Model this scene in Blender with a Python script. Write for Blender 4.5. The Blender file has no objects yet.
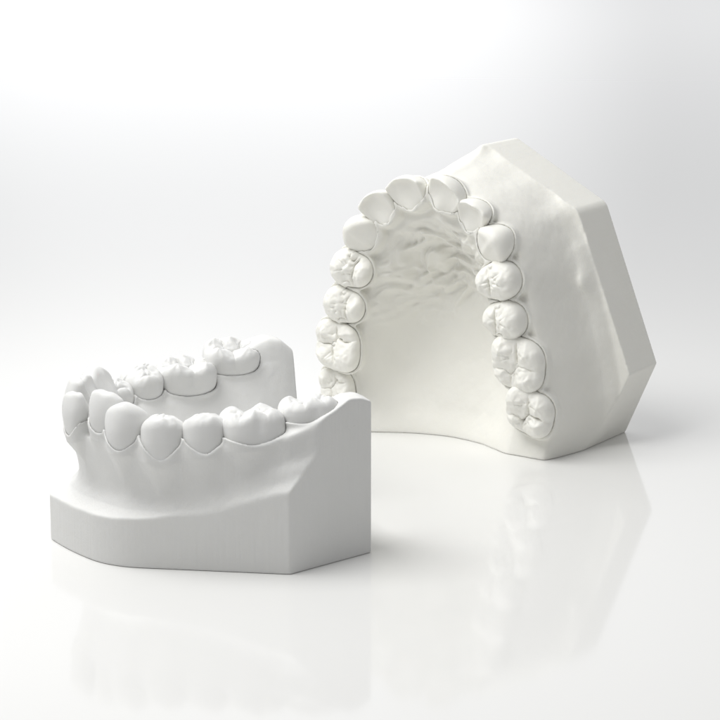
import bpy, math, os
import numpy as np

MM = 0.001
VOX_BODY = float(os.environ.get('VB', 0.24))
VOX_TOOTH = float(os.environ.get('VT', 0.15))
scene = bpy.context.scene
col = scene.collection
F32 = np.float32

# ------------------------------------------------------------------ maths helpers
def smax(a, b, k):
    h = np.clip(k - np.abs(a - b), 0, None) / k
    return np.maximum(a, b) + h * h * k * 0.25
def smin(a, b, k):
    return -smax(-a, -b, k)
def sstep(x, a, b):
    t = np.clip((x - a) / (b - a), 0, 1)
    return t * t * (3 - 2 * t)

def lattice_noise(coords, scale, seed):
    """smooth value noise in [-1,1] for 2 or 3 coordinate arrays"""
    n = 64
    rng = np.random.RandomState(seed)
    d = len(coords)
    tab = (rng.rand(*([n] * d)) * 2 - 1).astype(F32)
    idx, fr = [], []
    for c in coords:
        c = np.asarray(c, dtype=F32) / F32(scale) + F32(1000.37)
        i = np.floor(c).astype(np.int32)
        t = (c - i).astype(F32)
        idx.append(i); fr.append(t * t * (3 - 2 * t))
    out = 0
    for corner in range(2 ** d):
        w = 1; ii = []
        for k in range(d):
            b = (corner >> k) & 1
            ii.append((idx[k] + b) % n)
            w = w * (fr[k] if b else 1 - fr[k])
        out = out + w * tab[tuple(ii)]
    return out

def surface_nets(F, org, h):
    """isosurface F=0 (inside negative). returns verts, quads, unit normals"""
    S = F < 0
    nx, ny, nz = F.shape
    acc = np.zeros((nx - 1, ny - 1, nz - 1, 3), F32)
    cnt = np.zeros((nx - 1, ny - 1, nz - 1), F32)
    cells = [slice(None)] * 3
    quads_src = []
    for ax in range(3):
        a = [slice(None)] * 3; b = [slice(None)] * 3
        a[ax] = slice(0, -1); b[ax] = slice(1, None)
        fa = F[tuple(a)]; fb = F[tuple(b)]
        cross = (fa < 0) != (fb < 0)
        I = np.argwhere(cross)
        va = fa[cross]; vb = fb[cross]
        t = va / (va - vb)
        pos = I.astype(F32); pos[:, ax] += t
        o1, o2 = [k for k in range(3) if k != ax]
        for d1 in (0, 1):
            for d2 in (0, 1):
                J = I.copy(); J[:, o1] -= d1; J[:, o2] -= d2
                ok = (J[:, 0] >= 0) & (J[:, 1] >= 0) & (J[:, 2] >= 0) & (J[:, 0] < nx - 1) & (J[:, 1] < ny - 1) & (J[:, 2] < nz - 1)
                Jk = J[ok]
                np.add.at(acc, (Jk[:, 0], Jk[:, 1], Jk[:, 2]), pos[ok])
                np.add.at(cnt, (Jk[:, 0], Jk[:, 1], Jk[:, 2]), 1)
        quads_src.append((ax, I, va < 0))
    act = cnt > 0
    vid = -np.ones(cnt.shape, np.int64)
    vid[act] = np.arange(act.sum())
    P = acc[act] / cnt[act][:, None]
    Q = []
    for ax, I, neg in quads_src:
        o1, o2 = (ax + 1) % 3, (ax + 2) % 3
        ok = (I[:, o1] > 0) & (I[:, o2] > 0) & (I[:, o1] < cnt.shape[o1]) & (I[:, o2] < cnt.shape[o2]) & (I[:, ax] < cnt.shape[ax])
        I = I[ok]; neg = neg[ok]
        c = []
        for d1, d2 in ((0, 0), (1, 0), (1, 1), (0, 1)):
            J = I.copy(); J[:, o1] -= d1; J[:, o2] -= d2
            c.append(vid[J[:, 0], J[:, 1], J[:, 2]])
        q = np.stack(c, 1)
        q[~neg] = q[~neg][:, ::-1]
        Q.append(q)
    Q = np.concatenate(Q)
    # normals: central differences of the trilinear field
    e = 0.6
    def samp(p):
        p = np.clip(p, 0, np.array(F.shape) - 1.001)
        i = p.astype(np.int32); f = (p - i).astype(F32)
        r = 0
        for dx in (0, 1):
            for dy in (0, 1):
                for dz in (0, 1):
                    w = (f[:, 0] if dx else 1 - f[:, 0]) * (f[:, 1] if dy else 1 - f[:, 1]) * (f[:, 2] if dz else 1 - f[:, 2])
                    r = r + w * F[i[:, 0] + dx, i[:, 1] + dy, i[:, 2] + dz]
        return r
    N = np.zeros_like(P)
    for k in range(3):
        d = np.zeros(3, F32); d[k] = e
        N[:, k] = samp(P + d) - samp(P - d)
    N /= np.linalg.norm(N, axis=1)[:, None] + 1e-9
    return P * h + np.array(org, F32), Q, N

def make_mesh(name, V, Q, N, mat, parent):
    used = np.unique(Q)
    rm = np.full(len(V), -1, np.int64); rm[used] = np.arange(len(used))
    V = V[used] * MM; N = N[used]; Q = rm[Q]
    me = bpy.data.meshes.new(name)
    me.vertices.add(len(V)); me.vertices.foreach_set('co', V.astype(F32).ravel())
    me.loops.add(Q.size); me.loops.foreach_set('vertex_index', Q.astype(np.int32).ravel())
    me.polygons.add(len(Q))
    me.polygons.foreach_set('loop_start', np.arange(0, Q.size, 4, dtype=np.int32))
    me.polygons.foreach_set('loop_total', np.full(len(Q), 4, np.int32))
    me.update(calc_edges=True)
    me.polygons.foreach_set('use_smooth', np.ones(len(Q), bool))
    me.normals_split_custom_set_from_vertices(N.astype(F32).tolist())
    me.materials.append(mat)
    o = bpy.data.objects.new(name, me)
    col.objects.link(o)
    o.parent = parent
    return o

# ------------------------------------------------------------------ materials
def plaster(name, c, bump=0.35, rough=0.62, spec=0.35):
    m = bpy.data.materials.new(name); m.use_nodes = True
    nt = m.node_tree; b = nt.nodes['Principled BSDF']
    b.inputs['Roughness'].default_value = rough
    b.inputs['Specular IOR Level'].default_value = spec
    b.inputs['Subsurface Weight'].default_value = 0.12
    b.inputs['Subsurface Radius'].default_value = (0.0011, 0.0010, 0.0008)
    b.inputs['Subsurface Scale'].default_value = 1.0
    tc = nt.nodes.new('ShaderNodeTexCoord')
    n1 = nt.nodes.new('ShaderNodeTexNoise'); n1.inputs['Scale'].default_value = 420; n1.inputs['Detail'].default_value = 5
    n2 = nt.nodes.new('ShaderNodeTexNoise'); n2.inputs['Scale'].default_value = 3200; n2.inputs['Detail'].default_value = 3
    v = nt.nodes.new('ShaderNodeTexVoronoi'); v.inputs['Scale'].default_value = 380
    for n in (n1, n2, v): nt.links.new(tc.outputs['Object'], n.inputs['Vector'])
    # sparse air-bubble pits: only some cells get one
    pm = nt.nodes.new('ShaderNodeMapRange'); pm.inputs['From Min'].default_value = 0.03; pm.inputs['From Max'].default_value = 0.10
    nt.links.new(v.outputs['Distance'], pm.inputs['Value'])
    sc_ = nt.nodes.new('ShaderNodeSeparateColor'); nt.links.new(v.outputs['Color'], sc_.inputs[0])
    lt = nt.nodes.new('ShaderNodeMath'); lt.operation = 'LESS_THAN'; lt.inputs[1].default_value = 0.80; nt.links.new(sc_.outputs[0], lt.inputs[0])
    pit = nt.nodes.new('ShaderNodeMath'); pit.operation = 'MAXIMUM'
    nt.links.new(pm.outputs['Result'], pit.inputs[0]); nt.links.new(lt.outputs[0], pit.inputs[1])
    a1 = nt.nodes.new('ShaderNodeMath'); a1.operation = 'MULTIPLY_ADD'; a1.inputs[1].default_value = 0.35
    nt.links.new(n2.outputs['Fac'], a1.inputs[0]); nt.links.new(n1.outputs['Fac'], a1.inputs[2])
    a2 = nt.nodes.new('ShaderNodeMath'); a2.operation = 'MULTIPLY_ADD'; a2.inputs[1].default_value = 0.7
    nt.links.new(pit.outputs[0], a2.inputs[0]); nt.links.new(a1.outputs[0], a2.inputs[2])
    bp = nt.nodes.new('ShaderNodeBump'); bp.inputs['Strength'].default_value = bump; bp.inputs['Distance'].default_value = 0.0002
    nt.links.new(a2.outputs[0], bp.inputs['Height']); nt.links.new(bp.outputs['Normal'], b.inputs['Normal'])
    big = nt.nodes.new('ShaderNodeTexNoise'); big.inputs['Scale'].default_value = 90; big.inputs['Detail'].default_value = 4
    nt.links.new(tc.outputs['Object'], big.inputs['Vector'])
    mx = nt.nodes.new('ShaderNodeMix'); mx.data_type = 'RGBA'
    mx.inputs[6].default_value = (*[x * 0.965 for x in c], 1); mx.inputs[7].default_value = (*[min(1, x * 1.02) for x in c], 1)
    nt.links.new(big.outputs['Fac'], mx.inputs[0]); nt.links.new(mx.outputs[2], b.inputs['Base Color'])
    return m
PL_U = plaster('cream_white_plaster', (0.87, 0.862, 0.81)); PT_U = plaster('cream_white_plaster_teeth', (0.875, 0.867, 0.815), bump=0.25, rough=0.48, spec=0.4)
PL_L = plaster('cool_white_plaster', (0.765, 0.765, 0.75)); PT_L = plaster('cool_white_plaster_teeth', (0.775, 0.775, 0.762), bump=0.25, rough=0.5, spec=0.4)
def trimmed(src, name, amt):
    m = src.copy(); m.name = name; nt = m.node_tree
    bp = [n for n in nt.nodes if n.type == 'BUMP'][0]
    tc = [n for n in nt.nodes if n.type == 'TEX_COORD'][0]
    mp = nt.nodes.new('ShaderNodeMapping'); mp.inputs['Scale'].default_value = (1, 1, 0.03)
    n = nt.nodes.new('ShaderNodeTexNoise'); n.inputs['Scale'].default_value = 1500; n.inputs['Detail'].default_value = 4
    nt.links.new(tc.outputs['Object'], mp.inputs['Vector']); nt.links.new(mp.outputs[0], n.inputs['Vector'])
    ad = nt.nodes.new('ShaderNodeMath'); ad.operation = 'MULTIPLY_ADD'; ad.inputs[1].default_value = amt
    nt.links.new(n.outputs['Fac'], ad.inputs[0]); nt.links.new(bp.inputs['Height'].links[0].from_socket, ad.inputs[2])
    nt.links.new(ad.outputs[0], bp.inputs['Height'])
    return m
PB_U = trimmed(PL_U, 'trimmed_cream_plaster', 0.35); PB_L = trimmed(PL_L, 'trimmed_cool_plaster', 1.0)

# ------------------------------------------------------------------ teeth as implicit shapes
def rot_frame(ang, tilt_out, tilt_side, up=(0, 0, 1)):
    """u = along the arch, v = outwards, w = biting direction. ang: direction of v in the local xy plane (degrees)"""
    a = math.radians(ang)
    v = np.array([math.cos(a), math.sin(a), 0.]); w = np.array([0, 0, 1.]); u = np.cross(v, w)
    t = math.radians(tilt_out); w2 = w * math.cos(t) + v * math.sin(t); v2 = v * math.cos(t) - w * math.sin(t)
    s = math.radians(tilt_side); w3 = w2 * math.cos(s) + u * math.sin(s); u3 = u * math.cos(s) - w2 * math.sin(s)
    return np.array([u3, v2, w3])

# cusps: (u/a, v/b, height/H, sharpness)
CUSPS = {
 'upper_molar': [(-.50, .50, .97, .17), (.46, .50, .93, .19), (-.36, -.46, 1.0, .15), (.56, -.50, .80, .24), (0.02, .02, .70, .22)],
 'lower_molar': [(-.56, .52, .95, .19), (.02, .60, .93, .22), (.60, .44, .86, .26), (-.50, -.50, 1.0, .20), (.48, -.52, .97, .20)],
 'upper_premolar': [(0., .42, 1.0, .15), (-.05, -.55, .86, .22), (-.62, .02, .74, .45), (.62, .02, .74, .45)],
 'lower_premolar': [(0., .30, 1.0, .13), (-.1, -.58, .80, .26), (.6, -.3, .76, .40)],
}
def tooth_field(T, u, v, w):
    k, a, b, H = T['form'], T['a'], T['b'], T['H']
    sd = T['seed']
    rr = np.random.RandomState(sd)
    t = w / H
    if 'molar' in k:      # covers premolars
        sc = 0.90 + 0.10 * sstep(t, -0.1, 0.40) - 0.07 * sstep(t, 0.5, 1.15) - 0.07 * sstep(-t, 0.1, 1.0)
        lean = T.get('lean', -0.10)
        vc = v - lean * np.clip(w, 0, None)
        p = 2.9 if k.endswith('_molar') and 'pre' not in k else 2.25
        uu = u
        if k == 'upper_molar':
            uu = u - 0.16 * vc                           # rhomboid outline
        ua = np.abs(uu) / (a * sc * (1 + (0.05 if 'pre' in k else 0.0) * np.sign(vc)))
        # slight waist between the cusps on the outer side
        waist = 1.0
        if k in ('upper_molar', 'lower_molar'):
            waist = 1 - 0.055 * np.exp(-(uu / (0.16 * a)) ** 2) * sstep(t, 0.0, 0.7)
        va = np.abs(vc) / (b * sc * waist)
        rho = (ua ** p + va ** p + 1e-6) ** (1 / p)
        side = (rho - 1) * min(a, b) * 0.9
        h = None
        for i, (cu, cv, ch, s) in enumerate(CUSPS[k]):
            du = uu - (cu + rr.uniform(-.05, .05)) * a; dv = vc - (cv + rr.uniform(-.04, .04)) * b
            ang = np.arctan2(dv, du)
            n = 3 + (i + sd) % 3
            d2 = du * du + dv * dv
            ph = rr.uniform(0, 6.28)
            fd = np.clip(1 - np.sqrt(d2) / 3.4, 0, 1)
            d2 = d2 * (1 + fd *  (0.34 * np.cos(n * ang + ph) + 0.18 * np.cos((n + 2) * ang + 2 * ph))) 
            hj = H * (ch + rr.uniform(-.02, .02))
            if 'pre' in k: hi = hj - s * (5.4 / (a + b)) * 2.0 * d2 / (1 + 0.13 * np.sqrt(d2))
            else: hi = hj - (0.40 + 1.1 * s) * (np.sqrt(np.clip(d2, 0, None) + 0.30) - 0.548)
            hs = hi if h is None else smax(hs, hi, 1.5)
            if h is None: h = hi; h2 = hi - 9
            else: h2 = np.maximum(np.minimum(h, hi), h2); h = np.maximum(h, hi)
        # one broad crown with shallow cusps; crisp fissures where two cusps meet, dying out before the rim
        gap = h - h2
        inner = 1 - 0.85 * sstep(rho, 0.50, 0.88)
        wob = 0.8 + 0.5 * lattice_noise((u + 5 * sd, v), 1.6, 9)
        h = hs - (0.95 * np.exp(-gap / 0.13) + 0.45 * np.exp(-gap / 0.55)) * inner * wob
        # secondary creases fanning out of the central fossa up the cusp slopes
        n_c = 9 if 'pre' not in k else 7
        wu = u + 0.25 * lattice_noise((u + 3 * sd, v), 1.4, 71); wv = vc + 0.25 * lattice_noise((u, v + 3 * sd), 1.4, 72)
        for j in range(n_c):
            an = 2 * math.pi * (j + rr.uniform(-.3, .3)) / n_c
            r0, r1 = rr.uniform(.16, .30), rr.uniform(.42, .66)
            cu0 = (0.22 if math.cos(an) > 0 else -0.22) if 'pre' not in k else 0.0
            p0 = np.array([(cu0 + r0 * math.cos(an)) * a, r0 * math.sin(an) * b]); an2 = an + rr.uniform(-.35, .35)
            p1 = np.array([(cu0 * 0.6 + r1 * math.cos(an2)) * a, r1 * math.sin(an2) * b])
            dd = p1 - p0; L2 = dd @ dd
            tt = np.clip(((wu - p0[0]) * dd[0] + (wv - p0[1]) * dd[1]) / L2, 0, 1)
            ds = np.sqrt((wu - p0[0] - tt * dd[0]) ** 2 + (wv - p0[1] - tt * dd[1]) ** 2)
            h = h - (0.30 * 1.35 * np.exp(-ds / 0.11) + 0.16 * np.exp(-(ds / 0.42) ** 2)) * (1 - 0.75 * tt) * rr.uniform(.6, 1.2)
        h = np.maximum(h, H * 0.30)
        h = h + 0.16 * lattice_noise((u + 9 * sd, v), 1.2, 5) + 0.08 * lattice_noise((u, v + 7 * sd), 0.6, 6)
        occ = (w - h) * 0.72
        f = smax(side, occ, 0.8)
    else:
        canine = 'canine' in k
        upper = 'upper' in k
        nk = 0.70 if upper else 0.52
        wid = a * (nk + (1 - nk) * sstep(t, -0.15, 0.78)) - a * 0.06 * sstep(-t, 0.0, 0.8)
        nk = 0.76 if upper else 0.60
        if canine: wid = a * (nk + (1 - nk) * sstep(t, -0.1, 0.55)) - a * 0.42 * sstep(t, 0.62, 1.1)
        lab = b * (0.86 + 0.20 * np.sin(np.clip(t, 0, 1) * 2.4) - 0.52 * np.clip(t, 0, 2) ** 2) 
        lab = lab - (0.10 if not canine else 0.17) * u * u
        ling = -b * (1.0 - (1.42 if upper else 0.92) * sstep(t, 0.12 if upper else 0.0, 1.02)) 
        if canine: ling = -b * (1.0 - (1.12 if upper else 0.84) * sstep(t, 0.12, 1.05))
        ling = ling + 0.09 * u * u * (1 - sstep(t, .3, .9)) 
        if upper and not canine:
            bowl = np.exp(-(u / (0.55 * a)) ** 4) * np.sin(np.clip((t - .25) / .7, 0, 1) * math.pi)
            ling = ling + 1.1 * bowl - 0.55 * np.exp(-((t - .26) / .13) ** 2 - (u / 1.5) ** 2)
            rid = np.exp(-((np.abs(u) - 0.78 * wid) / 0.5) ** 2) * sstep(t, .15, .4) * (1 - sstep(t, .75, 1.0))
            ling = ling - 0.35 * rid + 0.10 * lattice_noise((u + 3 * sd, w), 1.7, 8)
        if canine:
            ling = ling - 0.45 * np.exp(-(u / 0.8) ** 2) * sstep(t, .2, .5) * (1 - sstep(t, .8, 1.05))
            top = H - 0.42 * np.sqrt(u * u + 0.6) + 0.3
        else:
            top = H - 0.035 * u * u - 0.05 * u * (1 if sd % 2 else -1) + 0.08 * np.cos(u * 2.3 + sd)
        f = smax(np.abs(u) - wid, v - lab, 1.3 if not canine else 1.8)
        f = smax(f, ling - v, 1.1 if upper else 1.5)
        f = smax(f, (w - top) * 0.9, (0.55 if upper else 0.8) if not canine else 1.1)
        f = f + 0.05 * lattice_noise((u + 9 * sd, v, w), 1.8, 7)
    return f + 0.42 * np.clip(-w - 0.7, 0, None)

def to_local(T, X, Y, Z):
    R = T['R']; c = T['c']
    dx, dy, dz = X - c[0], Y - c[1], Z - c[2]
    return (R[0, 0] * dx + R[0, 1] * dy + R[0, 2] * dz,
            R[1, 0] * dx + R[1, 1] * dy + R[1, 2] * dz,
            R[2, 0] * dx + R[2, 1] * dy + R[2, 2] * dz)

def build_tooth(T, mat, parent):
    h = VOX_TOOTH
    a, b, H = T['a'] + 1.2, T['b'] + 1.6 , T['H'] + 0.9
    lo = np.array([-a, -b, -4.2]); hi = np.array([a, b, H])
    n = np.ceil((hi - lo) / h).astype(int) + 1
    g = [(lo[i] + h * np.arange(n[i])).astype(F32) for i in range(3)]
    u, v, w = np.meshgrid(*g, indexing='ij')
    f = tooth_field(T, u, v, w)
    f = smax(f, -(w + 3.6), 0.8)
    f[0], f[-1], f[:, 0], f[:, -1], f[:, :, 0], f[:, :, -1] = 1, 1, 1, 1, 1, 1
    V, Q, N = surface_nets(f.astype(F32), lo, h)
    R = T['R']
    V = V @ R + np.array(T['c']); N = N @ R
    return make_mesh(T['part'], V, Q, N, mat, parent)

def gum_for_teeth(F, teeth, org, h, guard, inflate=0.5):
    """wrap each crown in a scalloped collar and leave a hairline groove round it"""
    cuts = []
    for T in teeth:
        c = np.array(T['c']); r = max(T['a'], T['b']) + 2.6
        lo = np.array([c[0] - r, c[1] - r, c[2] - 7]); hi = np.array([c[0] + r, c[1] + r, c[2] + T['H'] + 1])
        i0 = np.clip(((lo - org) / h).astype(int), 0, None); i1 = np.minimum(((hi - org) / h).astype(int) + 1, F.shape)
        sl = tuple(slice(i0[k], i1[k]) for k in range(3))
        g = [(org[k] + h * np.arange(i0[k], i1[k])).astype(F32) for k in range(3)]
        X, Y, Z = np.meshgrid(*g, indexing='ij', sparse=True)
        u, v, w = to_local(T, X, Y, Z)
        f = tooth_field(T, u, v, w)
        m_out, m_in, pap = T.get('m', (0.9, 0.8, 1.2))
        un = np.clip(np.abs(u) / T['a'], 0, 1.1)
        m = np.where(v > 0, m_out, m_in) + pap * un ** 1.7
        root = np.clip(-w - 0.2, 0, None) * 0.05      # collar melts away towards the root
        sl_f = smax(f - inflate * T.get('inf', 1.0) + root, (w - m) * 0.85, 0.35)
        F[sl] = smin(F[sl], sl_f.astype(F32), 0.9)
        cuts.append((sl, f, w, m - 0.7, u, v))
    for sl, f, w, T_w, u, v in cuts:
        keep = guard[sl]
        F[sl] = np.maximum(F[sl], np.minimum(-(f - 0.03 - 0.09 * lattice_noise((u, v, w), 2.8, 51)), np.minimum((w - T_w) * 0.8, -keep - 0.7)).astype(F32))
    return F

# ------------------------------------------------------------------ arch curves
def catmull(pts, n=24):
    pts = np.array(pts, float)
    P = np.vstack([2 * pts[0] - pts[1], pts, 2 * pts[-1] - pts[-2]])
    out = []
    for i in range(1, len(P) - 2):
        for t in np.linspace(0, 1, n, endpoint=False):
            p0, p1, p2, p3 = P[i - 1], P[i], P[i + 1], P[i + 2]
            out.append(0.5 * ((2 * p1) + (-p0 + p2) * t + (2 * p0 - 5 * p1 + 4 * p2 - p3) * t * t + (-p0 + 3 * p1 - 3 * p2 + p3) * t ** 3))
    out.append(P[-2])
    return np.array(out)

def arch_dist(curve, X, Y):
    """signed distance to the arch curve (+ outside) ; inside is towards (0, y small)"""
    best = np.full(X.shape, 1e9, F32); sid = np.zeros(X.shape, F32); ss = np.zeros(X.shape, F32)
    for i in range(len(curve) - 1):
        p, q = curve[i], curve[i + 1]; d = q - p; L = np.hypot(*d) + 1e-9
        t = np.clip(((X - p[0]) * d[0] + (Y - p[1]) * d[1]) / L ** 2, 0, 1)
        ex = X - p[0] - t * d[0]; ey = Y - p[1] - t * d[1]
        dd = np.hypot(ex, ey); s = (d[0] * (Y - p[1]) - d[1] * (X - p[0])) / L
        m = dd < best
        best[m] = dd[m]; sid[m] = np.sign(s)[m]
    return -best * sid

def half_planes(pts):
    """outward half planes of a convex outline given counter clockwise"""
    out = []
    for i in range(len(pts) - 1):
        p = np.array(pts[i], float); q = np.array(pts[i + 1], float)
        d = q - p; n = np.array([d[1], -d[0]]) / np.hypot(*d)
        out.append((n, float(n @ p)))
    return out

def blur(H, k):
    x = np.arange(-int(3 * k) - 1, int(3 * k) + 2); g = np.exp(-0.5 * (x / k) ** 2); g /= g.sum()
    r = len(x) // 2
    A = np.pad(H, r, mode='edge')
    A = sum(g[i] * A[i:i + H.shape[0], :] for i in range(len(x)))
    A = sum(g[i] * A[:, i:i + H.shape[1]] for i in range(len(x)))
    return A

def split_parts(V, Q, N, cls, names, parent, mats):
    fc = np.take(cls, Q).max(axis=1)
    obs = []
    for k, nme in enumerate(names):
        m = fc == k
        if m.any(): obs.append(make_mesh(nme, V, Q[m], N, mats[0 if k == 0 else 1], parent))
    return obs

def tooth(form, x, y, z, H, a, b, ang, out=0, side=0, **kw):
    part = 'premolar' if 'premolar' in form else 'molar' if 'molar' in form else 'canine' if 'canine' in form else 'incisor'
    T = dict(form=form, part=part, c=(x, y, z), H=H, a=a, b=b, R=rot_frame(ang, out, side), seed=int(abs(x * 7 + y * 13)) % 97)
    T.update(kw)
    return T

def world_frame(o, X, Y, Z, loc):
    from mathutils import Matrix
    M = Matrix(((X[0], Y[0], Z[0], loc[0]), (X[1], Y[1], Z[1], loc[1]), (X[2], Y[2], Z[2], loc[2]), (0, 0, 0, 1)))
    o.matrix_world = M

# ================================================================== UPPER CAST (stands on its trimmed heel)
UY = math.radians(33.98); UTILT = math.radians(-1.61)
def build_upper():
    root = bpy.data.objects.new('dental_cast', None); col.objects.link(root)
    root['label'] = 'upper jaw plaster cast standing upright on its heel, showing palate and biting surfaces'
    root['category'] = 'dental cast'; root['group'] = 'plaster dental casts'
    n = np.array([-math.sin(UY), -math.cos(UY), 0]); r = np.array([math.cos(UY), -math.sin(UY), 0]); u = np.array([0, 0, 1.])
    n2 = n * math.cos(UTILT) + u * math.sin(UTILT); u2 = u * math.cos(UTILT) - n * math.sin(UTILT)
    world_frame(root, r, u2, n2, (36.64 * MM, 66.52 * MM, 0))
    root.empty_display_size = 0.01
    zg = 32.4
    UM, UP, UI, UC = 'upper_molar', 'upper_premolar', 'upper_incisor', 'upper_canine'
    teeth = [
        tooth(UM, -27.7, 10.5, zg - 1.2, 5.2, 4.7, 4.4, 190, 2, 0),
        tooth(UM, -26.5, 20.6, zg, 5.5, 5.7, 5.7, 182, 3, 3),
        tooth(UP, -24.4, 30.4, zg, 5.7, 4.3, 5.1, 170, 2, -4),
        tooth(UP, -22.2, 38.6, zg, 5.9, 4.3, 5.1, 166, 2, 3),
        tooth(UC, -19.3, 46.6, zg - .3, 6.6, 4.6, 4.4, 134, 10, 0),
        tooth(UI, -14.3, 52.2, zg - .3, 6.9, 4.5, 3.7, 122, 19, 3),
        tooth(UI, -6.7, 56.0, zg - .3, 7.3, 5.4, 3.7, 103, 20, -3),
        tooth(UI, 1.9, 56.3, zg - .3, 7.4, 5.2, 3.8, 54, 19, 5),
        tooth(UI, 9.3, 52.1, zg - .3, 6.5, 4.2, 3.7, 70, 16, -2),
        tooth(UC, 14.2, 46.9, zg - .3, 6.6, 4.5, 4.5, 42, 8, 0),
        tooth(UP, 15.7, 39.2, zg, 5.9, 4.25, 5.0, 14, 1, -3),
        tooth(UP, 17.2, 31.0, zg, 5.8, 4.3, 4.8, 2, 1, 2),
        tooth(UM, 20.3, 21.7, zg, 5.6, 5.8, 5.9, -2, 3, -3),
        tooth(UM, 22.9, 11.6, zg - .2, 5.4, 5.0, 5.4, -10, 5, 0),
    ]
    for T in teeth:
        if T['form'] == UM: T['m'] = (0.9, 1.0, 1.3)
        elif T['form'] == UP: T['m'] = (1.0, 1.2, 1.3)
        elif T['form'] == UC: T['m'] = (1.2, 1.9, 1.0)
        else: T['m'] = (1.5, 2.0, 0.8)
    h = VOX_BODY
    org = np.array([-39.0, -2.0, -1.5]); top = np.array([39.0, 68.5, 39.0])
    dims = np.ceil((top - org) / h).astype(int) + 1
    gx, gy, gz = [(org[i] + h * np.arange(dims[i])).astype(F32) for i in range(3)]
    X, Y = np.meshgrid(gx, gy, indexing='ij')
    curve = catmull([(20.6, -6), (21.4, 2), (22.4, 11), (20.6, 21.5), (18.0, 31), (16.2, 39.4), (13.6, 46.4), (8.2, 51.8), (1.0, 54.8),
                     (-6.4, 54.8), (-13.6, 51.6), (-18.8, 46.2), (-21.8, 38.6), (-24.0, 30.4), (-26.1, 20.8), (-26.7, 11), (-25.9, 2), (-24.8, -6)], 14)
    q = arch_dist(curve, X, Y)
    side = [(36.05, 16.9), (23.11, 52.15), (0, 65.56), (-23.11, 52.15), (-36.05, 16.9)]
    hp_side = half_planes(side); hp_heel = half_planes([(28.5, 0), (36.05, 16.9)]) + half_planes([(-36.05, 16.9), (-28.5, 0)])
    psd = np.full(X.shape, -99, F32)
    for nn, dd in hp_side: psd = smax(psd, nn[0] * X + nn[1] * Y - dd, 0.8)
    heel = np.full(X.shape, -99, F32)
    for nn, dd in hp_heel: heel = np.maximum(heel, nn[0] * X + nn[1] * Y - dd)
    soft = np.full(X.shape, -99, F32)
    for nn, dd in hp_side: soft = smax(soft, nn[0] * X + nn[1] * Y - dd, 9.0)
    sa = sstep(Y, 53, 60); soft = soft * (1 - sa) + psd * sa
    e = np.clip(smin(-soft, -heel + 3.6, 2.0), 0, None)
    front = sstep(Y, 42, 58)
    # ---- outer (buccal) profile
    q0 = 4.4 - 1.0 * front + 0.2 * sstep(-Y, -10, 0)
    zc = zg - 0.2 + 1.5 * sstep(-Y, -7, 0)
    wid_ = np.maximum(-smax(-(q + e - q0), -(7.0 + 2.0 * front), 1.5), 0.5)
    t = np.clip((q - q0) / wid_, 0, 1)
    ks = [0, .08, .18, .30, .40, .48, .56, .66, .80, .92, 1.0]
    side_v = [0, .7, 2.6, 6.2, 10.2, 12.9, 14.6, 15.7, 16.6, 17.5, 18.5]
    front_v = [0, .3, 1.2, 3.2, 6.0, 8.6, 11.4, 14.2, 16.8, 17.9, 18.4]
    drop = np.interp(t, ks, side_v) * (1 - front) + np.interp(t, ks, front_v) * front
    Hout = zc - drop
    Hout += 1.3 * np.exp(-((X + 0.5 - 0.02 * (Y - 60)) / 1.3) ** 2) * sstep(Y, 54, 60) * sstep(t, .1, .4)
    Hout -= 1.0 * np.exp(-((np.abs(X) - 8) / 4.0) ** 2) * sstep(Y, 46, 54) * np.exp(-((t - .55) / .2) ** 2)
    # vestibule roll and muscle attachments on the land
    Hout += 0.35 * np.exp(-((t - .80) / .10) ** 2) * (0.5 + 0.8 * lattice_noise((X, Y), 9, 3)) * (1 - front)
    Hout += 2.2 * np.exp(-(((Y - 37.0) / 2.4) ** 2)) * np.exp(-((t - .74) / .13) ** 2)
    Hout += 0.3 * np.exp(-(((Y - 25) / 5.5) ** 2)) * np.exp(-((t - .74) / .10) ** 2)
    # soft root bulges
    for T in teeth:
        cx, cy = T['c'][0] + T['R'][1, 0] * 6.2, T['c'][1] + T['R'][1, 1] * 6.2
        amp = 1.6 if T['form'] == UC else 0.7
        Hout += amp * np.exp(-((X - cx) ** 2 + (Y - cy) ** 2) / 9.0) 
    # ---- palate
    d = np.clip(-q - 4.0, 0, None)
    Lw = 9.5 + 9.5 * sstep(Y, 22, 50) + 8.0 * sstep(-Y, -16, 0)
    Dp = 12.8 - 5.6 * sstep(-Y, -26, 0)
    S = 1 - np.exp(-(d / (Lw * 0.52)) ** 1.55)
    Hin = zc - 0.2 - Dp * S
    # rugae
    reg = sstep(Y + 3 * lattice_noise((X, Y), 7, 91), 22, 42) * (1 - 0.6 * sstep(Y, 50, 54)) * sstep(d, 0.0, 1.8)
    wx = X + 3.0 * lattice_noise((X, Y), 6, 11); wy = Y + 2.6 * lattice_noise((X, Y), 5, 12) + 0.018 * X * X
    rn = 1 - np.abs(lattice_noise((wx, wy * 2.2), 4.6, 13)) * 3.0
    rn2 = 1 - np.abs(lattice_noise((wx + 40, wy * 1.7), 2.6, 14)) * 2.8
    rn3 = 1 - np.abs(lattice_noise((wx + 11, wy * 1.5), 1.4, 15)) * 2.6
    Hin += reg * (1.9 * np.clip(rn, -.3, 1) + 0.7 * np.clip(rn2, -.4, 1) + 0.42 * np.clip(rn3, -.5, 1) - 0.6)
    # incisive papilla
    Hin += 0.9 * np.exp(-((X + 0.5) / 1.5) ** 2 - ((Y - 50.0) / 2.6) ** 2)
    Hin += 0.5 * np.exp(-((X - 5 - .1 * Y) / 1.2) ** 2 - ((Y - 29) / 2.0) ** 2) * lattice_noise((X, Y), 1.8, 19)
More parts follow.
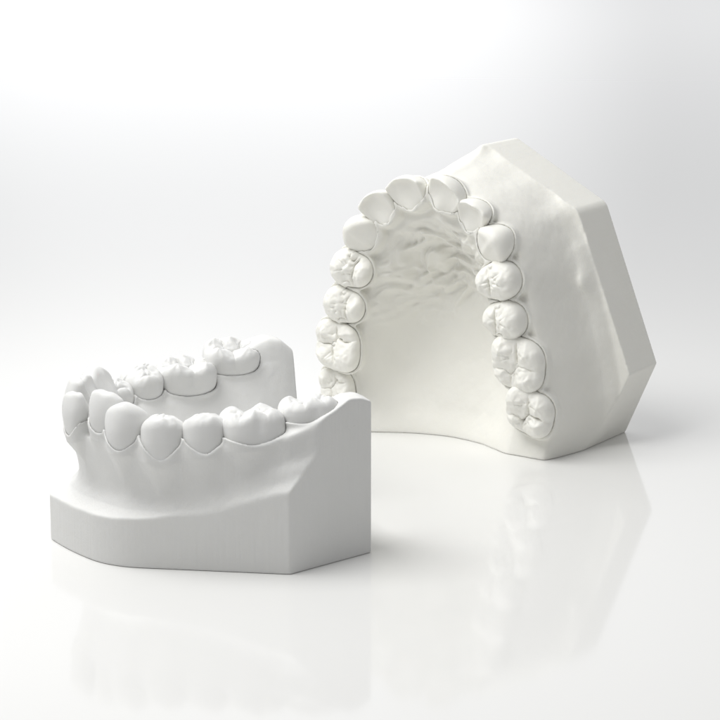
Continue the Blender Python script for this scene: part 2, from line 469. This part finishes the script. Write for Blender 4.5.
    # faint mid line raphe and flank unevenness
    Hin += 0.25 * lattice_noise((X, Y), 7, 17) * sstep(d, 1, 4) + 0.07 * lattice_noise((X, Y), 2.2, 18)
    H = np.where(q > 0, Hout, Hin)
    # crest rounding between teeth
    H = blur(H.astype(F32), 0.34 / h)
    H = (H + np.where(q < -3, reg * (0.12 * rn3 + 0.12 * (1 - np.abs(lattice_noise((wx + 5, wy * 1.6), 2.2, 16)) * 4)), 0)).astype(F32)
    gxH, gyH = np.gradient(H, h)
    inv = 1 / np.sqrt(1 + gxH ** 2 + gyH ** 2)
    inv = blur(inv, 0.5 / h)
    Z = gz[None, None, :]
    F = (Z - H[:, :, None]) * inv[:, :, None]
    F = F.astype(F32)
    F += F32(0.10) * lattice_noise((X[:, :, None], Y[:, :, None], Z), 3.2, 21) + F32(0.035) * lattice_noise((X[:, :, None], Y[:, :, None], Z), 1.1, 22)
    guard = np.broadcast_to(np.maximum(psd, heel)[:, :, None], F.shape)
    gum_for_teeth(F, teeth, org, h, guard)
    ana = F
    ct, st = math.cos(UTILT), math.sin(UTILT)
    trim = smax(psd, heel, 0.25)[:, :, None] + 0 * Z
    trim = smax(trim, -(Y[:, :, None] * ct + Z * st), 0.25)
    trim = smax(trim, -Z, 0.5)
    trim = trim.astype(F32)
    edge = np.exp(-((ana - trim) / 0.55) ** 2)
    chip = np.clip(lattice_noise((X[:, :, None], Y[:, :, None], Z), 1.5, 61) - 0.42, 0, None) + 0.15 * lattice_noise((X[:, :, None], Y[:, :, None], Z), 0.9, 62)
    F = smax(ana, trim, 0.30) + (0.22 * edge * chip * sstep(Y, 1.5, 4)[:, :, None]).astype(F32)
    F[0], F[-1], F[:, 0], F[:, -1], F[:, :, 0], F[:, :, -1] = 1, 1, 1, 1, 1, 1
    V, Q, N = surface_nets(F, org, h)
    ii = np.clip(np.round((V - org) / h).astype(int), 0, np.array(F.shape) - 1)
    vq = q[ii[:, 0], ii[:, 1]]; vt = t[ii[:, 0], ii[:, 1]]
    a_ = ana[ii[:, 0], ii[:, 1], ii[:, 2]]; tr = trim[ii[:, 0], ii[:, 1], ii[:, 2]]
    cls = np.where((tr > a_) | ((vq > 0) & (vt > .62)), 0, np.where(vq < -4.4, 2, 1))
    split_parts(V, Q, N, cls, ['base', 'gums', 'palate'], root, (PB_U, PL_U))
    for T in teeth: build_tooth(T, PT_U, root)
    return root

# ================================================================== LOWER CAST (lies flat on its base)
LY = math.radians(19.26)
def build_lower():
    root = bpy.data.objects.new('dental_cast', None); col.objects.link(root)
    root['label'] = 'lower jaw plaster cast lying flat on its base in front, horseshoe of teeth pointing up'
    root['category'] = 'dental cast'; root['group'] = 'plaster dental casts'
    Xa = np.array([-math.sin(LY), math.cos(LY), 0]); Ya = np.array([-math.cos(LY), -math.sin(LY), 0]); Za = np.array([0, 0, 1.])
    world_frame(root, Xa, Ya, Za, (-6.14 * MM, -20.09 * MM, 0))
    root.empty_display_size = 0.01
    LM, LP, LI, LC = 'lower_molar', 'lower_premolar', 'lower_incisor', 'lower_canine'
    # z here = gum level; near side has negative x
    teeth = [
        tooth(LM, -24.0, 11.3, 24.6, 5.0, 5.2, 4.4, 184, -8, 0, lean=-.10, m=(0.2, 1.0, .7)),
        tooth(LM, -23.6, 21.6, 21.7, 6.6, 5.7, 5.1, 180, -6, 0, lean=-.12, m=(0.2, 1.0, 1.5)),
        tooth(LP, -21.6, 29.9, 20.6, 7.0, 3.8, 4.2, 168, -4, 0, lean=-.06, m=(0.0, 1.0, 2.6)),
        tooth(LP, -18.8, 36.4, 19.6, 7.6, 3.9, 4.0, 155, -2, 0, lean=-.04, m=(0.0, 1.2, 3.2)),
        tooth(LC, -13.9, 41.9, 20.6, 8.2, 4.4, 4.0, 142, 2, 0, m=(0.2, 1.4, 3.4)),
        tooth(LI, -8.9, 44.3, 22.2, 7.9, 3.6, 3.3, 132, 4, -7, m=(0.8, 1.4, 2.6)),
        tooth(LI, -3.6, 47.6, 21.0, 8.0, 3.3, 3.2, 108, 7, 6, m=(0.5, 1.4, 3.0)),
        tooth(LI, 2.4, 46.4, 21.8, 8.6, 3.3, 3.5, 88, 3, -3, m=(1.0, 1.4, 2.0)),
        tooth(LI, 7.0, 44.4, 21.8, 7.6, 3.3, 3.4, 62, 3, 2, m=(1.0, 1.4, 2.0)),
        tooth(LC, 11.8, 41.4, 21.0, 9.1, 4.0, 4.1, 50, 3, 0, m=(1.0, 1.4, 2.0)),
        tooth(LP, 16.2, 37.8, 20.2, 6.6, 3.4, 3.9, 28, -2, 0, m=(1.0, 1.4, 1.6)),
        tooth(LP, 19.6, 31.5, 21.2, 7.2, 4.1, 4.2, 14, -4, 0, lean=-.06, m=(1.0, 1.2, 1.2)),
        tooth(LM, 22.2, 22.2, 21.8, 7.2, 5.8, 5.2, 2, -10, 0, lean=-.10, m=(1.0, 1.0, 1.0)),
        tooth(LM, 25.2, 12.0, 24.8, 6.4, 5.6, 5.2, -6, -14, 0, lean=-.10, m=(1.0, 1.0, .8)),
    ]
    h = VOX_BODY
    org = np.array([-35.0, -1.5, -1.5]); top = np.array([35.0, 55.5, 31.5])
    dims = np.ceil((top - org) / h).astype(int) + 1
    gx, gy, gz = [(org[i] + h * np.arange(dims[i])).astype(F32) for i in range(3)]
    X, Y = np.meshgrid(gx, gy, indexing='ij')
    curve = catmull([(26.0, -6), (25.6, 2), (25.2, 11), (23.0, 21.8), (20.4, 31), (16.6, 38), (11.6, 42.6), (6.0, 45.4), (0, 46.6),
                     (-6.0, 45.6), (-12.6, 42.6), (-17.8, 37.2), (-21.0, 30.4), (-23.8, 21.6), (-24.8, 11), (-24.2, 2), (-23.8, -6)], 14)
    KS = 0.0125; YC = 8.0
    def lean_scale(z): return 1 + KS * (min(max(z, 10.0), 27.0) - 10.0)
    base_curve = curve.copy(); base_curve[:, 0] /= 1 + (lean_scale(22) - 1) * sstep(curve[:, 1], -1, 13)
    base_curve[:, 1] = np.where(curve[:, 1] > YC, YC + (curve[:, 1] - YC) / lean_scale(22), curve[:, 1])
    q = arch_dist(base_curve, X, Y)
    arc = [(-(18.07 * (1 - t) ** 2 + 2 * 9.0 * t * (1 - t) - 2.6 * t * t), 46.05 * (1 - t) ** 2 + 2 * 51.0 * t * (1 - t) + 53.0 * t * t) for t in [k / 24 for k in range(25)]]
    L1 = np.array([-18.07, 46.05]); pa = L1 + (np.array([-32.75, 17.8]) - L1) * 0.17; pb = np.array(arc[6])
    arc = [tuple(pa * (1 - t) ** 2 + 2 * L1 * t * (1 - t) + pb * t * t) for t in [k / 12 for k in range(12)]] + arc[6:]
    side = [(32.75, 17.8), (18.07, 46.05), (12.0, 50.0)] + arc[::-1] + [(-32.75, 17.8)]
    hp_side = half_planes(side); hp_heel = half_planes([(24.9, 0), (32.75, 17.8)]) + half_planes([(-32.75, 17.8), (-24.9, 0)])
    psd = np.full(X.shape, -99, F32)
    for nn, dd in hp_side: psd = np.maximum(psd, nn[0] * X + nn[1] * Y - dd)
    heel = np.full(X.shape, -99, F32)
    for nn, dd in hp_heel: heel = np.maximum(heel, nn[0] * X + nn[1] * Y - dd)
    e = np.clip(-psd, 0, None)
    e = np.clip(smin(-psd, -heel + 3.5, 2.0), 0, None)
    front = sstep(Y, 30, 44)
    # crest height along the arch
    zc = np.interp(Y, [0, 2, 5, 9, 12, 16, 21, 30, 37, 42, 48], [28.0, 29.0, 29.2, 27.2, 25.3, 23.8, 22.4, 21.4, 20.6, 21.2, 21.6]).astype(F32)
    zc = zc + sstep(X, 0, 10) * np.interp(Y, [0, 3, 8, 12, 18], [.8, 1.9, 2.6, 1.4, 0])
    q0 = 2.9 + 0.9 * sstep(Y, 7, 17) - 1.0 * front
    # anterior edge of base sits at 8.6, rises towards the heel
    zedge = 8.6 + np.interp(Y, [0, 10, 17.8, 30, 46], [9, 7.6, 5.4, 1.8, 0])
    t = np.clip((q - q0) / (np.maximum(q + e - q0, 0.5)), 0, 1)
    ks = [0, .03, .08, .15, .24, .36, .55, .80, 1.0]
    prof = [0, .08, .28, .48, .60, .71, .83, .94, 1.0]
    kf = [0, .03, .08, .16, .25, .38, .58, .80, 1.0]
    proff = [0, .10, .36, .60, .73, .82, .90, .96, 1.0]
    fr = np.interp(t, ks, prof) * (1 - front) + np.interp(t, kf, proff) * front
    Hout = zc - (zc - zedge) * fr
    for T in teeth:
        L2 = lean_scale(18)
        cx, cy = (T['c'][0] + T['R'][1, 0] * 4.4) / L2, YC + (T['c'][1] + T['R'][1, 1] * 4.4 - YC) / L2
        Hout += (0.6 if T['form'] == LC else 0.22) * np.exp(-((X - cx) ** 2 + (Y - cy) ** 2) / 5.0)
    Hout += 0.12 * lattice_noise((X, Y), 6, 33) * sstep(t, .1, .4)
    # buccal shelf roll seen below the molars
    Hout += 0.8 * np.exp(-(((Y - 17) / 5.0) ** 2)) * np.exp(-((t - .30) / .10) ** 2)
    d = np.clip(-q - 3.8 + 0.8 * front, 0, None)
    S = 1 - np.exp(-(d / 3.4) ** 1.5)
    Hin = zc - (zc - 9.5) * S
    Hin += 0.3 * lattice_noise((X, Y), 5, 37) * sstep(d, .5, 3)
    H = np.where(q > 0, Hout, Hin)
    H = blur(H.astype(F32), 0.45 / h)
    gxH, gyH = np.gradient(H, h)
    inv = blur(1 / np.sqrt(1 + gxH ** 2 + gyH ** 2), 0.5 / h)
    Z = gz[None, None, :]
    F = np.empty((len(gx), len(gy), len(gz)), F32)
    # the front of the ridge leans outwards as it rises: shear the height field with z
    heelfade = sstep(gy, -1, 13)
    for k, z in enumerate(gz):
        sc = 1 + (lean_scale(float(z)) - 1) * heelfade                     # one scale per y row
        yy = np.where(gy > YC, YC + (gy - YC) / lean_scale(float(z)), gy)
        yi = np.clip((yy - gy[0]) / h, 0, len(gy) - 1.001)
        xi = np.clip((gx[:, None] / sc[None, :] - gx[0]) / h, 0, len(gx) - 1.001)
        i = xi.astype(int); fi = (xi - i).astype(F32); j = np.broadcast_to(yi.astype(int)[None, :], i.shape); fj = (yi - yi.astype(int)).astype(F32)[None, :]
        def bil(A):
            return (A[i, j] * (1 - fi) + A[i + 1, j] * fi) * (1 - fj) + (A[i, j + 1] * (1 - fi) + A[i + 1, j + 1] * fi) * fj
        F[:, :, k] = (z - bil(H)) * bil(inv)
    F += F32(0.09) * lattice_noise((X[:, :, None], Y[:, :, None], Z), 3.0, 41) + F32(0.03) * lattice_noise((X[:, :, None], Y[:, :, None], Z), 1.1, 42)
    guard = np.broadcast_to(np.maximum(psd, heel)[:, :, None], F.shape)
    gum_for_teeth(F, teeth, org, h, guard, 0.45)
    ana = F
    trim = smax(psd, heel, 0.25)[:, :, None] + 0 * Z
    trim = smax(trim, -Y[:, :, None] + 0 * Z, 0.25)
    trim = smax(trim, -Z, 0.25)
    F = smax(ana, trim.astype(F32), 0.40)
    F[0], F[-1], F[:, 0], F[:, -1], F[:, :, 0], F[:, :, -1] = 1, 1, 1, 1, 1, 1
    V, Q, N = surface_nets(F, org, h)
    ii = np.clip(np.round((V - org) / h).astype(int), 0, np.array(F.shape) - 1)
    vq = q[ii[:, 0], ii[:, 1]]; vt = t[ii[:, 0], ii[:, 1]]
    a_ = ana[ii[:, 0], ii[:, 1], ii[:, 2]]; tr = trim[ii[:, 0], ii[:, 1], ii[:, 2]]
    cls = np.where((tr > a_) | ((vq > 0) & (vt > .55)), 0, np.where(vq < -4.4, 2, 1))
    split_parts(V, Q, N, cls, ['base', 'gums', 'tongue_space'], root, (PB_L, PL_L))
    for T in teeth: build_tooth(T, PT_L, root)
    return root

# ================================================================== studio sweep
def build_sweep():
    m = bpy.data.materials.new('glossy_white_acrylic'); m.use_nodes = True
    b = m.node_tree.nodes['Principled BSDF']
    b.inputs['Base Color'].default_value = (0.81, 0.808, 0.795, 1)
    b.inputs['Roughness'].default_value = 0.075
    b.inputs['IOR'].default_value = 1.6
    me = bpy.data.meshes.new('tabletop')
    me.from_pydata([(-15, -1.5, 0), (15, -1.5, 0), (15, 30, 0), (-15, 30, 0)], [], [(0, 1, 2, 3)]); me.update()
    me.materials.append(m)
    o = bpy.data.objects.new('tabletop', me); col.objects.link(o)
    o['kind'] = 'structure'
build_upper(); build_lower(); build_sweep()

# ================================================================== lamps
def area(name, loc, target, size, power, color=(1, 1, 1), sy=None):
    from mathutils import Vector
    L = bpy.data.lights.new(name, 'AREA'); L.shape = 'RECTANGLE'; L.size = size; L.size_y = sy or size
    L.energy = power; L.color = color
    o = bpy.data.objects.new(name, L); col.objects.link(o)
    o.location = loc
    o.rotation_euler = (Vector(target) - Vector(loc)).to_track_quat('-Z', 'Y').to_euler()
    return o
area('softbox_overhead', (-0.13, -0.028, 0.295), (0.01, 0.05, 0.02), 0.25, 1.0, (1, 0.997, 0.985), 0.20)

w = bpy.data.worlds.new('World'); scene.world = w; w.use_nodes = True
nt = w.node_tree; bg = nt.nodes['Background']
tc = nt.nodes.new('ShaderNodeTexCoord'); sx = nt.nodes.new('ShaderNodeSeparateXYZ')
nt.links.new(tc.outputs['Generated'], sx.inputs[0])
mr = nt.nodes.new('ShaderNodeMapRange'); mr.interpolation_type = 'SMOOTHSTEP'
mr.inputs['From Min'].default_value = -0.6; mr.inputs['From Max'].default_value = 1.0
mr.inputs['To Min'].default_value = 0.28; mr.inputs['To Max'].default_value = 0.86
nt.links.new(sx.outputs['Y'], mr.inputs['Value'])
# glow added to the world behind the table, fading out to the sides
dp = nt.nodes.new('ShaderNodeVectorMath'); dp.operation = 'DOT_PRODUCT'; gd = (-0.07, 0.995, 0.07)
dp.inputs[1].default_value = gd
nt.links.new(tc.outputs['Generated'], dp.inputs[0])
gl = nt.nodes.new('ShaderNodeMapRange'); gl.interpolation_type = 'SMOOTHSTEP'
gl.inputs['From Min'].default_value = 0.974; gl.inputs['From Max'].default_value = 1.0
gl.inputs['To Min'].default_value = 0.0; gl.inputs['To Max'].default_value = 0.44
nt.links.new(dp.outputs['Value'], gl.inputs['Value'])
sm = nt.nodes.new('ShaderNodeMath'); sm.operation = 'ADD'
nt.links.new(mr.outputs['Result'], sm.inputs[0]); nt.links.new(gl.outputs['Result'], sm.inputs[1])
nt.links.new(sm.outputs[0], bg.inputs['Strength'])
bg.inputs['Color'].default_value = (0.985, 0.99, 1.0, 1)

# ================================================================== camera
p = math.radians(11.29); D = 396.51
cam = bpy.data.cameras.new('camera'); co = bpy.data.objects.new('camera', cam); col.objects.link(co)
cam.lens = 36 * 1990.27 / 720; cam.sensor_width = 36
cam.clip_start = 0.01; cam.clip_end = 50
co.location = (0, -math.cos(p) * D * MM, (26.74 + math.sin(p) * D) * MM)
co.rotation_euler = (math.radians(90) - p, 0, 0)
scene.camera = co
scene.view_settings.view_transform = 'Standard'
scene.view_settings.look = 'None'
scene.view_settings.exposure = 0
scene.cycles.max_bounces = 8
